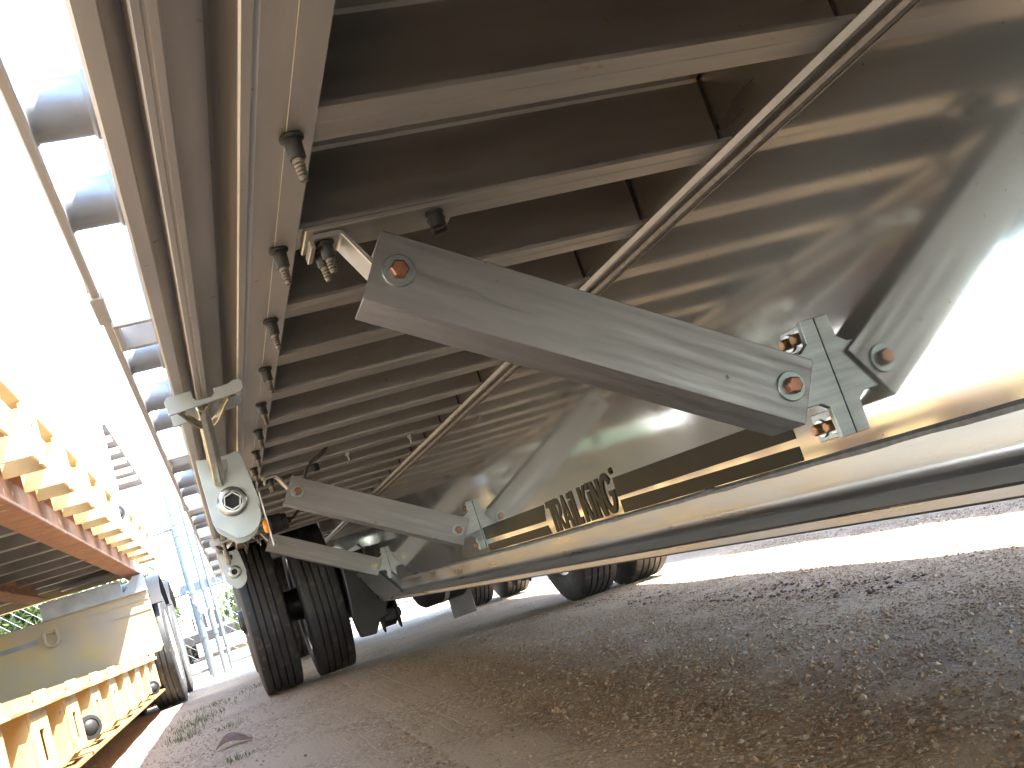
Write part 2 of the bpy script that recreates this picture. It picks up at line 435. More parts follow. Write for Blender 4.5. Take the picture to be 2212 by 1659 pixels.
def build_main_beam(x0, s, parent):
    """x0 = outer face of the web, s=+1: the flange's outer side points to -X"""
    ysl = [Y0T] + [Y0T + 0.4 * i for i in range(1, 41)] + [5.18, 6.45, Y1T - 0.1]
    ysl = sorted(y for y in ysl if y <= 5.18) + [6.45, Y1T - 0.1]
    def prof(pts):
        return [[(x0 + s * px, y, pz + (beam_dz(y) if low else 0)) for px, pz, low in pts] for y in ysl]
    web = MB().loft(prof([(0, 0.415, 1), (0.008, 0.415, 1), (0.008, 0.905, 0), (0, 0.905, 0)]))
    w = part('beam_web', web, 'alum_web', parent)
    foot = [(-0.006, 0.413), (-0.006, 0.411), (-0.006, 0.376), (-0.006, 0.373), (-0.008, 0.365), (-0.013, 0.359), (-0.021, 0.3555), (-0.030, 0.3542), (-0.034, 0.3540), (-0.116, 0.3516), (-0.120, 0.3515),
            (-0.123, 0.3485), (-0.123, 0.338), (-0.120, 0.335), (0.128, 0.335), (0.131, 0.338), (0.131, 0.349), (0.060, 0.3535), (0.028, 0.361), (0.014, 0.38), (0.014, 0.413)]
    fl = part('bottom_flange', MB().loft(prof([(a, b, 1) for a, b in foot])), 'alum_beam', parent, smooth=True)
    fl.data.materials.append(MATS['alum_flange'])
    for pl in fl.data.polygons:
        if pl.normal.z > 0.93: pl.material_index = 1
    top = [(-0.010, 1.028), (-0.010, 0.8985), (-0.0215, 0.8978), (-0.022, 0.8965), (-0.022, 0.886), (-0.0195, 0.8835), (-0.006, 0.8825), (0.014, 0.8825),
           (0.018, 0.935), (0.018, 1.028)]
    part('top_flange', MB().loft(prof([(a, b, 0) for a, b in top])), 'alum_beam', parent, smooth=True)
    if s > 0:
        part('lip', MB().prism([(x0 - 0.0222, 0.8960), (x0 - 0.0264, 0.8960), (x0 - 0.0222, 0.8870)], 'y', Y0T, Y1T - 0.11), 'alum_lip', w)
        n = 260; ys = np.linspace(Y0T, Y1T - 0.12, n)
        rr = 0.0072 + rng.normal(0, 0.0003, n)
        bead = MB().tube([(x0 - 0.004, y, 0.8765 + rng.normal(0, 0.0002)) for y in ys], [float(q) for q in rr], 6)
        part('weld_bead', bead, 'weld_metal', w, smooth=True)
        ys = np.linspace(Y0T, 5.15, 240)
        rr = 0.0068 + rng.normal(0, 0.0003, 240)
        bead = MB().tube([(x0 - 0.001, y, 0.4165 + rng.normal(0, 0.0002)) for y in ys], [float(q) for q in rr], 6)
        part('weld_bead', bead, 'weld_metal', w, smooth=True)
        for k, (py, pz) in enumerate(((1.62, .4185), (2.235, .4185), (2.90, .4185))):
            part('weld_spatter', MB().lathe((x0 - 0.002, py, pz), (0, 1, 0), [(-.03, .003), (-.012, .006), (.012, .006), (.03, .003)], 8), 'weld_metal', w, smooth=True)
    return w

def crossmember_mesh(length, seal):
    """I section along X from 0, far edge of the bottom flange at y=0"""
    def f():
        p = [(-0.070, 0.0), (-0.040, 0.0), (-0.0385, 0.0015), (-0.037, 0.0), (0.0, 0.0), (0.0, 0.006), (-0.030, 0.0085), (-0.0325, 0.012), (-0.0325, 0.114), (-0.030, 0.119), (-0.013, 0.123), (-0.013, 0.130),
             (-0.057, 0.130), (-0.057, 0.123), (-0.040, 0.119), (-0.0375, 0.114), (-0.0375, 0.012), (-0.040, 0.0085), (-0.070, 0.006)]
        m = MB().prism(p, 'x', 0, length)
        return m.mesh('crossmember', 'alum_mill')
    return shared(('cm', length), f)

def side_rail(parent):
    p = [(0.002, 0.893), (0.005, 0.890), (0.021, 0.890), (0.023, 0.893), (0.023, 0.932), (0.041, 0.936), (0.041, 0.892), (0.043, 0.889), (0.049, 0.889), (0.050, 0.8915), (0.053, 0.8915), (0.054, 0.889),
         (0.061, 0.889), (0.063, 0.892), (0.063, 0.985), (0.068, 0.992), (0.114, 0.992), (0.118, 0.988), (0.118, 0.890), (0.120, 0.888), (0.1285, 0.888), (0.130, 0.890), (0.131, 0.897),
         (0.137, 0.8955), (0.166, 0.8945), (0.1665, 0.8935), (0.193, 0.8925), (0.195, 0.894), (0.195, 0.8992), (0.142, 0.8992), (0.139, 0.905), (0.139, 1.055), (0.002, 1.055)]
    part('side_rail', MB().prism(p, 'y', Y0T, Y1T), 'alum_rail', parent)
    # rub rail: flat bar
    part('rub_rail', MB().box(-0.066, -0.055, Y0T, Y1T, 0.935, 1.005), 'alum_rail', parent, bevel=0.002)
    def spool():
        m = MB().lathe((0.0025, 0, 0), (-1, 0, 0), [(0, .033), (0.003, .033), (0.006, .0285), (0.054, .0285), (0.0575, .031)], 20)
        return m.mesh('spool', 'spool_zinc', True)
    def pocket():
        m = MB()
        m.box(-0.055, 0.003, -0.066, -0.058, 0.925, 1.045); m.box(-0.055, 0.003, 0.058, 0.066, 0.925, 1.045); m.box(-0.0545, -0.046, -0.058, 0.058, 0.925, 1.045)
        return m.mesh('stake_pocket', 'alum_rail', bevel=0.002)
    def clamp():
        return MB().box(-0.0695, -0.052, -0.055, 0.055, 0.930, 0.945).box(-0.0695, -0.066, -0.055, 0.055, 0.945, 1.0).mesh('rub_rail_weld', 'alum_rail', bevel=0.003)
    y = 1.53 - 1.22 * 4
    while y < Y1T - 0.3:
        put('stake_pocket', shared('pk', pocket), parent, (0, y, 0))
        for d in (0.26, 0.595, 0.81):
            if y + d < Y1T - 0.1: put('spool', shared('sp', spool), parent, (0, y + d, 0.968))
        y += 1.22
    y = 1.40
    while y < 9:
        put('rub_rail_joint', shared('cl', clamp), parent, (0, y, 0)); y += 2.44
    # far side
    q = [(2 * XC + 0.15 - a, b) for a, b in [(0.002, 0.89), (0.13, 0.89), (0.195, 0.8925), (0.195, 0.8992), (0.139, 0.905), (0.139, 1.055), (0.002, 1.055)]]
    part('side_rail', MB().prism(q, 'y', Y0T, Y1T), 'alum_rail', parent)
    part('rub_rail', MB().box(2 * XC + 0.205, 2 * XC + 0.216, Y0T, Y1T, 0.935, 1.005), 'alum_rail', parent)
    for k in range(12):
        put('spool', shared('sp', spool), parent, (2 * XC + 0.205, Y0T + 0.5 + 1.22 * k, 0.968))

def rail_bolts(parent, ys):
    def collar():
        return MB().lathe((0, 0, 0), (0, 0, -1), [(0, .0115), (.0022, .0128), (.0045, .0122), (.006, .0092), (.024, .0088), (.0255, .0078)], 16).mesh('rail_bolt', 'black_steel', True)
    def pin():
        prof = [(.0255, .0062)]
        for k in range(5): prof += [(.028 + .004 * k, .0064 - .0003 * k), (.030 + .004 * k, .0052 - .0003 * k)]
        prof += [(.0485, .004), (.0495, .0)]
        return MB().lathe((0, 0, 0), (0, 0, -1), prof, 12).mesh('pin', 'pin_steel', True)
    for y in ys:
        b = put('rail_bolt', shared('bc', collar), parent, (0.171, y - 0.035, 0.8935))
        put('pin', shared('bp', pin), b, (0.171, y - 0.035, 0.8935))

def hexhead(mb, c, d, r, h):
    c = Vector(c); d = Vector(d).normalized(); a = d.orthogonal().normalized(); b = d.cross(a)
    def ring(hh, rr, n=6): return [c + d * hh + (a * math.cos(2 * PI * i / 6) + b * math.sin(2 * PI * i / 6)) * rr for i in range(6)]
    return mb.loft([ring(0, r), ring(h * 0.82, r), ring(h, r * 0.86)])

def build_strut(y, parent, lower_mat='bolt_copper'):
    """inclined channel from the crossmember bracket down to the T bracket on the main beam web; front face at y"""
    a = Vector((0.300, 0.815)); b = Vector((0.780, 0.530))
    d = (b - a).normalized(); p = Vector((-d.y, d.x))      # p points up
    hh = 0.048; e0 = 0.034; e1 = 0.030
    A = a - d * e0; B = b + d * e1
    dep = 0.088; t = 0.006
    def sec(c):
        # channel open at the back, section in (p, y)
        pr = [(-hh, 0), (hh, 0), (hh, dep), (hh - t, dep), (hh - t, t), (-hh + t, t), (-hh + t, dep), (-hh, dep)]
        return [(c.x + p.x * u, y + w, c.y + p.y * u) for u, w in pr]
    mb = MB().loft([sec(A), sec(B)])
    st = part('brace', mb, 'galvanised', parent, bevel=0.0012)
    for c, m in ((a, 'bolt_copper'), (b, lower_mat)):
        w = MB().lathe((c.x, y, c.y), (0, -1, 0), [(0, .0215), (.003, .0215), (.0038, .0205)], 24)
        part('washer', w, 'washer_zinc', st, smooth=True)
        bo = hexhead(MB(), (c.x, y - .0038, c.y), (0, -1, 0), .0125, .011)
        part('bolt', bo, m, st, bevel=0.0008)
    # T bracket on the web
    t_ = MB()
    yb = y + t + 0.001
    # foot plate on the web
    t_.box(XW - 0.012, XW - 0.0005, yb + 0.0101, yb + 0.074, 0.577, 0.612); t_.box(XW - 0.012, XW - 0.0005, yb + 0.0101, yb + 0.074, 0.443, 0.484); t_.box(XW - 0.010, XW - 0.0005, yb + 0.0101, yb + 0.030, 0.4841, 0.5769)
    br = part('web_bracket', t_, 'brushed_plate', parent, bevel=0.001)
    stem = MB()
    zz0, zz1 = 0.482, 0.572
    stem.prism([(XW - 0.0007, 0.614), (XW - 0.024, 0.614), (XW - 0.026, 0.580), (XW - 0.040, 0.570), (0.745, 0.566), (0.745, 0.497), (XW - 0.038, 0.494), (XW - 0.026, 0.486), (XW - 0.024, 0.441), (XW - 0.0007, 0.441)], 'y', yb, yb + 0.010)
    part('stem', stem, 'brushed_plate', br, bevel=0.0008)
    # two bolts above and two below the stem, through the foot plate
    for zc_ in (0.594, 0.462):
        for yy in (yb + 0.027, yb + 0.056):
            part('washer', MB().lathe((XW - 0.012, yy, zc_), (-1, 0, 0), [(0, .0135), (.0026, .0135), (.0032, .0128)], 18), 'zinc_bright', br, smooth=True)
            part('bolt', hexhead(MB(), (XW - .0152, yy, zc_), (-1, 0, 0), .0088, .012), 'bolt_dark', br, bevel=0.0006)
    # upper bracket: pad under the crossmember flange, bent strap into the brace
    yc = y + 0.082                                        # far edge of the crossmember flange
    pad = MB().box(0.203, 0.410, yc - 0.078, yc + 0.004, ZC - 0.0085, ZC - 0.0012)
    pd = part('upper_bracket', pad, 'alum_mill', parent, bevel=0.0015)
    path = [(0.205, 0.872), (0.205, 0.883), (0.213, 0.8905), (0.246, 0.8905), (0.254, 0.886), (0.2995, 0.800)]
    out = []
    th = 0.007
    pts = [Vector(q) for q in path]
    for k, q in enumerate(pts):
        dd = (pts[min(k + 1, len(pts) - 1)] - pts[max(k - 1, 0)]).normalized()
        out.append((q, Vector((-dd.y, dd.x))))
    poly = [tuple(q - n_ * th * 0.0) for q, n_ in out] + [tuple(q - n_ * th) for q, n_ in reversed(out)]
    part('strap', MB().prism(poly, 'y', yc - 0.070, yc - 0.012), 'alum_mill', pd, bevel=0.001)
    for (bx, by, big) in ((0.2275, yc - 0.052, 0), (0.224, yc - 0.022, 0), (0.386, yc - 0.030, 1), (0.378, yc - 0.055, 1)):
        z = ZC - 0.0085 - (0.0 if big else 0.0075)
        pr = [(0, .0115), (.002, .0125), (.004, .0118), (.006, .009), (.022, .0088), (.0235, .0078)] if not big else [(0, .013), (.003, .013), (.004, .0115), (.021, .011), (.022, .0095)]
        c = part('bracket_bolt', MB().lathe((bx, by, z), (0, 0, -1), pr, 12), 'black_steel', pd, smooth=True)
        if not big:
            prof = [(.0235, .0062)]
            for k in range(4): prof += [(.026 + .004 * k, .0064 - .0003 * k), (.028 + .004 * k, .0052 - .0003 * k)]
            prof += [(.0425, .004), (.0432, 0)]
            part('bracket_pin', MB().lathe((bx, by, z), (0, 0, -1), prof, 10), 'pin_steel', pd, smooth=True)
    return st

def build_decal(parent):
    xs = XW - 0.0012
    def quads(name, polys):
        m = MB()
        for q in polys:
            n = len(q); m.prism([(y, z) for y, z in q], 'x', xs, XW - 0.0002)
        return part(name, m, 'decal_gold', parent)
    quads('decal_stripe', [[(2.036, .507), (2.040, .463), (1.30, .460), (1.30, .500)]])
    quads('decal_stripe', [[(2.034, .4545), (2.034, .4245), (1.300, .4245), (1.300, .4475)]])
    quads('decal_stripe', [[(3.268, .511), (3.262, .468), (2.585, .463), (2.560, .508)]])
    quads('decal_stripe', [[(3.262, .452), (3.256, .427), (2.566, .4245), (2.580, .4505)]])
    # lettering: TRAiL KiNG, drawn in units: u to the right, v up (0..1)
    L = []
    def rect(u0, u1, v0, v1, k=0.0): L.append([(u0 + k * v0, v0), (u1 + k * v0, v0), (u1 + k * v1, v1), (u0 + k * v1, v1)])
    def quad(*q): L.append(list(q))
    def arc(cu, cv, ru, rv, wu, wv, t0, t1, n=10):
        for i in range(n):
            a0 = math.radians(t0 + (t1 - t0) * i / n); a1 = math.radians(t0 + (t1 - t0) * (i + 1) / n)
            quad((cu + ru * math.cos(a0), cv + rv * math.sin(a0)), (cu + ru * math.cos(a1), cv + rv * math.sin(a1)),
                 (cu + (ru - wu) * math.cos(a1), cv + (rv - wv) * math.sin(a1)), (cu + (ru - wu) * math.cos(a0), cv + (rv - wv) * math.sin(a0)))
    # T
    rect(0.0, 0.17, 0.80, 1.0); rect(0.055, 0.115, 0.0, 0.80)
    # R
    rect(0.135, 0.190, 0.0, 0.80); rect(0.17, 0.225, 0.80, 1.0); arc(0.215, 0.70, 0.065, 0.30, 0.045, 0.17, -90, 90)
    quad((0.185, 0.45), (0.225, 0.45), (0.285, 0.0), (0.235, 0.0))
    # A
    quad((0.275, 0.0), (0.325, 0.0), (0.375, 1.0), (0.335, 1.0)); quad((0.375, 1.0), (0.345, 1.0), (0.395, 0.0), (0.445, 0.0)); rect(0.315, 0.405, 0.22, 0.37)
    # i
    rect(0.450, 0.500, 0.0, 0.76); arc(0.475, 0.90, 0.030, 0.095, 0.030, 0.095, 0, 360, 14)
    # L
    rect(0.512, 0.562, 0.0, 1.0); rect(0.562, 0.620, 0.0, 0.20)
    # K
    rect(0.660, 0.712, 0.0, 1.0); quad((0.712, 0.40), (0.712, 0.60), (0.760, 1.0), (0.800, 1.0)); quad((0.708, 0.56), (0.748, 0.66), (0.810, 0.0), (0.755, 0.0))
    # i
    rect(0.812, 0.862, 0.0, 0.78); arc(0.835, 0.92, 0.032, 0.10, 0.032, 0.10, 0, 360, 14)
    # N
    rect(0.876, 0.926, 0.0, 1.0); rect(0.985, 1.035, 0.0, 1.0); quad((0.876, 1.0), (0.926, 1.0), (1.035, 0.0), (0.985, 0.0))
    # G
    arc(1.135, 0.53, 0.095, 0.53, 0.050, 0.17, 35, 360, 22); rect(1.150, 1.230, 0.44, 0.58)
    # registered mark
    arc(1.262, 1.03, 0.020, 0.085, 0.006, 0.022, 0, 360, 16); rect(1.254, 1.258, 0.985, 1.075); rect(1.258, 1.268, 1.055, 1.075); rect(1.266, 1.270, 1.03, 1.07); quad((1.258, 1.03), (1.262, 1.03), (1.271, 0.985), (1.266, 0.985))
    m = MB()
    ny = 0.5135 / 1.27
    for k, q in enumerate(L):
        pts = []
        for u, v in q:
            y = 2.545 - u * ny
            z = 0.4245 + v * (0.087 + 0.0035 * u) + 0.004 * u
            pts.append((y, z))
        m.prism(pts, 'x', xs - 0.00002 * k, XW - 0.0002)
    part('lettering', m, 'decal_gold', parent)

def tyre_mesh():
    def f():
        # axis along X, width 0.25, radius 0.475, four grooves
        R = 0.475; prof = []
        for x, r in ((-.108, .290), (-.122, .315), (-.1275, .36), (-.124, .41), (-.119, .440), (-.1155, .460), (-.110, .4705), (-.104, .473)): prof.append((x, r))
        for g in (-.062, -.021, .021, .062):
            prof += [(g - .0055, R - (g / .125) ** 2 * .004), (g - .0035, R - .014), (g + .0035, R - .014), (g + .0055, R - (g / .125) ** 2 * .004)]
        for x, r in ((.104, .473), (.110, .4705), (.1155, .460), (.119, .440), (.124, .41), (.1275, .36), (.122, .315), (.108, .290)): prof.append((x, r))
        return MB().lathe((0, 0, 0), (1, 0, 0), prof, 72).mesh('tyre', 'rubber', True)
    return shared('tyre', f)
def rim_mesh(material='rim_alum'):
    def f():
        m = MB()
        # open barrel with a disc and hand holes suggested by studs
        outer = [(-.110, .292), (-.114, .300), (-.108, .300), (-.100, .284), (-.06, .272), (.06, .262), (.100, .284), (.108, .300), (.114, .300), (.110, .292)]
        inner = [(.098, .276), (.06, .254), (-.02, .254), (-.035, .235), (-.04, .15), (-.055, .135), (-.06, .10), (-.09, .095), (-.095, .001)]
        m.lathe((0, 0, 0), (1, 0, 0), [(-.110, .292), (-.1145, .300), (-.108, .301), (-.098, .276), (-.06, .258), (-.035, .235), (-.038, .15), (-.055, .135), (-.060, .105), (-.125, .095), (-.130, .001)], 40)
        m.lathe((0, 0, 0), (1, 0, 0), [(-.03, .252), (.06, .262), (.098, .276), (.108, .301), (.1145, .300), (.110, .292), (.095, .268), (.06, .252), (-.02, .245)], 40)
        for k in range(10):
            t = 2 * PI * k / 10
            m.cyl((-.038, .168 * math.cos(t), .168 * math.sin(t)), (-.075, .168 * math.cos(t), .168 * math.sin(t)), .016, 6)
        return m.mesh('rim', material, True)
    return shared(('rim', material), f)
def wheel(name, parent, c, flip=1, sc=1.0, rim='rim_alum'):
    r = Matrix.Rotation(0 if flip > 0 else PI, 4, 'Z') @ Matrix.Scale(sc, 4) @ Matrix.Rotation(random.uniform(0, 1), 4, 'X')
    w = put(name, None, parent, c); w.empty_display_size = 0.1
    put('tyre', tyre_mesh(), w, c, r); put('rim', rim_mesh(rim), w, c, r)
    return w

def build_running_gear(parent):
    # left duals
    zc = 0.468
    for y in (6.48, 9.5):
        wheel('wheel', parent, (0.182, y, zc), 1); wheel('wheel', parent, (0.518, y, zc), -1)
        hub = MB().lathe((0.03, y, zc), (1, 0, 0), [(0, .001), (.002, .07), (.05, .085), (.35, .10), (.60, .12), (.62, .19), (.75, .20), (.80, .12), (.84, .065)], 24)
        part('hub', hub, 'black_steel', parent, smooth=True)
        part('axle', MB().cyl((0.7, y, zc), (2.0, y - 0.3, 0.41), 0.062, 16), 'black_steel', parent, smooth=True)
        # brake chamber and slack adjuster behind the inner wheel
        part('brake_chamber', MB().lathe((0.80, y - 0.18, 0.40), (0.2, -1, 0.05), [(0, .05), (.02, .08), (.06, .09), (.065, .098), (.075, .098), (.08, .09), (.13, .085), (.15, .04), (.17, .03)], 18), 'black_steel', parent, smooth=True)
        for xx, k in ((0.86, 1), (1.72, 1)):
            yy = y - 0.45
            h = MB()
            h.prism([(yy - .20, .66), (yy + .20, .66), (yy + .14, .40), (yy + .10, .32), (yy + .02, .16), (yy - .04, .14), (yy - .08, .18), (yy - .085, .30), (yy - .13, .42)], 'x', xx - .055, xx - .043)
            h.prism([(yy - .20, .66), (yy + .20, .66), (yy + .14, .40), (yy + .10, .32), (yy + .02, .16), (yy - .04, .14), (yy - .08, .18), (yy - .085, .30), (yy - .13, .42)], 'x', xx + .045, xx + .057)
            h.box(xx - .0428, xx + .0448, yy - .16, yy - .145, .34, .66)
            part('hanger', h, 'black_steel', parent, bevel=0.004)
            part('trailing_arm', MB().prism([(yy - .06, .20), (yy + .02, .165), (yy + .5, .36), (yy + .75, .40), (yy + .75, .45), (yy + .42, .46), (yy - .02, .29), (yy - .06, .27)], 'x', xx - .040, xx + .040), 'black_steel', parent, bevel=0.006)
            part('pivot_bolt', MB().lathe((xx - .075, yy - .02, .235), (1, 0, 0), [(0, .022), (.02, .022), (.0205, .04), (.032, .04), (.13, .04), (.15, .022)], 12), 'black_steel', parent, smooth=True)
            part('air_spring', MB().lathe((xx, y + .25, .44), (0, 0, 1), [(0, .06), (.01, .11), (.06, .125), (.10, .115), (.15, .125), (.19, .11), (.225, .06)], 20), 'black_plastic', parent, smooth=True)
    sb = MB().prism([(0.665, .66), (0.655, .418), (0.645, .306), (0.648, .234), (0.66, .162), (0.75, .154), (0.794, .226), (0.863, .242), (0.844, .274), (0.871, .313), (0.868, .36), (0.868, .66)], 'y', 5.93, 6.03)
    part('suspension_bracket', sb, 'black_steel', parent, bevel=0.006)
    # right duals
    for y in (5.98, 9.02):
        for x, fl in ((2.11, 1), (2.47, -1)):
            wheel('wheel', parent, (x, y, 0.472 + gz(x)), fl)
        part('mud_flap', MB().box(1.93, 2.50, y + 0.74, y + 0.75, 0.12, 0.88), 'rubber', parent)
    part('hanger_plate', MB().box(1.40, 1.57, 6.8, 6.815, 0.03, 0.66), 'grey_steel', parent, bevel=0.003)
    # air tank between the beams
    part('air_tank', MB().lathe((0.99, 5.75, 0.335), (0.96, 0.22, 0), [(0, .001), (.01, .06), (.035, .11), (.06, .128), (.30, .128), (.325, .11), (.35, .06), (.36, .001)], 24), 'black_steel', parent, smooth=True)
    part('tank_strap', MB().lathe((1.14, 5.785, 0.335), (0.96, 0.22, 0), [(0, .130), (.03, .130)], 24).box(1.12, 1.16, 5.77, 5.80, .46, .72), 'grey_steel', parent)
    part('mud_flap', MB().box(1.00, 1.16, 6.7, 6.71, 0.29, 0.6), 'grey_steel', parent)

def build_marker(parent):
    y = 3.63
    pl = part('light_bracket', MB().prism([(y - .045, .8915), (y + .012, .8915), (y + .030, .86), (y + .030, .690), (y - .045, .690)], 'x', .1965, .2005), 'alum_mill', parent, bevel=0.001)
    c = (0.1965, y - 0.008, 0.762)
    part('amber_lens', MB().lathe(c, (-1, 0, 0), [(0, .024), (.003, .0245), (.010, .0235), (.014, .020), (.0165, .012), (.017, .001)], 24), 'amber_lens', pl, smooth=True)
    part('lamp_housing', MB().lathe((0.2005, c[1], c[2]), (1, 0, 0), [(0, .036), (.008, .037), (.012, .034), (.045, .034), (.048, .030), (.066, .028), (.068, .012), (.080, .010)], 24), 'black_plastic', pl, smooth=True)
    pts = [(0.275, y - .01, .762), (0.30, y + .0, .772), (0.335, y + .02, .81), (0.345, y - .20, .862), (0.36, y - .32, .893), (0.40, y - .42, .905), (0.46, y - .43, .95)]
    P = []
    for k in range(len(pts) - 1):
        for t in range(6):
            a = Vector(pts[max(k - 1, 0)]); b = Vector(pts[k]); c2 = Vector(pts[k + 1]); d = Vector(pts[min(k + 2, len(pts) - 1)]); s = t / 6
            P.append(0.5 * ((2 * b) + (c2 - a) * s + (2 * a - 5 * b + 4 * c2 - d) * s * s + (3 * b - a - 3 * c2 + d) * s ** 3))
    part('cable', MB().tube(P, 0.0055, 8), 'black_plastic', pl, smooth=True)

def build_trailer():
    build_main_beam(XW, 1, TR)
    build_main_beam(2 * XC - XW, -1, TR)
    side_rail(TR)
    part('deck', MB().box(0.139, 2 * XC + 0.011, Y0T, Y1T, 1.0305, 1.058), 'dark_deck', TR)
    ys = [0.924 + S * n for n in range(-38, 18)]
    ysb = [7.33 + S * n for n in range(5)] + [10.12]
    L1 = XW - 0.0145 - 0.1415
    for y in ys + ysb:
        put('crossmember', crossmember_mesh(round(L1, 4), True), TR, (0.1415, y, ZC))
        put('crossmember', crossmember_mesh(0.82, True), TR, (XW + 0.02, y, ZC))
        put('crossmember', crossmember_mesh(round(L1 + 0.14, 4), True), TR, (2 * XC - XW + 0.0145, y, ZC))
        if -0.2 < y < 7:
            part('end_seal', MB().box(XW - 0.0142, XW - 0.0095, y - .0385, y - .0315, ZC + .006, ZC + .118), 'sealant', TR)
    rail_bolts(TR, [y for y in ys + ysb if y > -0.5])
    for y, m in ((1.147, 'bolt_copper'), (3.282, 'bolt_copper'), (5.417, 'bolt_brass')):
        build_strut(y, TR, m)
    build_decal(TR)
    build_running_gear(TR)
    build_marker(TR)
    # little bolts hanging from a crossmember further along
    def sb(): return hexhead(MB(), (0, 0, 0), (0, 0, -1), .010, .010).cyl((0, 0, -.010), (0, 0, -.032), .005, 8).mesh('hanging_bolt', 'washer_zinc')
    for x in (0.503, 0.728):
        put('hanging_bolt', shared('hb', sb), TR, (x, 3.335, ZC))
    for x in (0.26, 0.62):
        put('hanging_bolt', shared('hb', sb), TR, (x, 6.08, ZC))

def build_winch(yp, label):
    """strap winch hanging from the track under the side rail: near clip plate, V legs, rod along the trailer, drum plate at yp"""
    yc = yp - 0.56
    t = thing('cargo_winch', label, 'winch', (0.07, yp - 0.25, 0.66), 'cargo winches under the side rail')
    # clip plate, transverse, with a slot for the track lip
    out = [(-0.014, 0.872), (0.026, 0.876), (0.026, 0.901), (0.030, 0.906), (0.036, 0.906)]
    cp = MB()
    cp.prism([(-0.014, 0.850), (0.118, 0.862), (0.124, 0.867), (0.125, 0.880), (0.121, 0.886), (0.110, 0.887), (0.100, 0.8825), (0.072, 0.880), (0.072, 0.872), (0.066, 0.866), (0.040, 0.866), (0.034, 0.872), (0.034, 0.886), (-0.010, 0.884), (-0.016, 0.876)], 'y', yc, yc + 0.0065)
    part('clip_plate', cp, 'zinc_plate', t, bevel=0.001)
    part('clip_plate', MB().prism([(-0.012, 0.853), (0.108, 0.862), (0.125, 0.868), (0.125, 0.884), (0.072, 0.879), (0.066, 0.870), (0.040, 0.870), (0.034, 0.884), (-0.012, 0.882)], 'y', yc + 0.12, yc + 0.1265), 'zinc_plate', t, bevel=0.001)
    # V legs: bent flat bars from the clip plate to the rod
    for x0, x1 in ((0.000, 0.036), (0.094, 0.060)):
        secs = []
        for k in range(8):
            u = k / 7; x = x0 + (x1 - x0) * u; z = 0.862 - 0.024 * math.sin(u * PI / 2) ** 1.5; yy = yc + 0.007 + 0.085 * u
            secs.append([(x - .003, yy, z - .008), (x + .003, yy, z - .008), (x + .003, yy, z + .008), (x - .003, yy, z + .008)])
        part('leg', MB().loft(secs), 'zinc_yellow', t, bevel=0.001)
    rd = Vector((0.050, yp - 0.004, 0.790)) - Vector((0.046, yc + 0.055, 0.866)); ln = rd.length
    part('rod', MB().lathe((0.046, yc + 0.055, 0.866), rd, [(0, .001), (.001, .0115), (.006, .0130), (ln - .01, .0165), (ln, .0150)], 6), 'zinc_yellow', t, bevel=0.0015)
    # drum plates: near one carries the capped drum end
    def plate(y, th, m):
        o = []
        o += [(0.012, 0.852), (0.0515, 0.846), (0.0515, 0.812), (0.056, 0.803), (0.066, 0.801), (0.0745, 0.806), (0.079, 0.815), (0.082, 0.846), (0.104, 0.850), (0.114, 0.835)]
        o += [(0.126, 0.725), (0.122, 0.706)]
        for k in range(9):
            a = math.radians(20 - 15 * k * 1.05); o.append((0.070 + 0.052 * math.cos(a), 0.704 + 0.050 * math.sin(a) - 0.006))
        o += [(0.018, 0.690), (0.012, 0.715)]
        return part('side_plate', MB().prism(o, 'y', y, y + th), m, t, bevel=0.001)
    plate(yp, 0.008, 'zinc_plate')
    plate(yp + 0.155, 0.008, 'zinc_plate')
    part('spine', MB().box(0.014, 0.112, yp + 0.0081, yp + 0.1549, 0.838, 0.848), 'zinc_plate', t, bevel=0.001)
    part('drum', MB().cyl((0.066, yp + 0.0081, 0.735), (0.066, yp + 0.1549, 0.735), 0.024, 20), 'zinc_plate', t, smooth=True)
    # cap: ring with a hole; a black disc on its floor paints in the shade
    cap = part('drum_cap', MB().lathe((0.066, yp, 0.735), (0, -1, 0), [(0.0, .0345), (.016, .0345), (.020, .0320), (.021, .0300), (.0212, .0225), (.016, .0200), (.0052, .0195), (.0012, .0195)], 32), 'zinc_bright', t, smooth=True)
    part('cap_hole_shade', MB().lathe((0.066, yp - .0005, 0.735), (0, -1, 0), [(0, .0193), (.0015, .0193), (.0016, .001)], 24), 'black_steel', cap)
    n6 = []
    for yy, rr_ in ((yp - .019, .0223), (yp - .019, .0185), (yp - .0035, .0170)):
        n6.append([(0.066 + rr_ * math.cos(PI * i / 3 + .3), yy, 0.735 + rr_ * math.sin(PI * i / 3 + .3)) for i in range(6)])
    part('cap_socket', MB().loft(n6, caps=False), 'zinc_bright', cap)
    return t

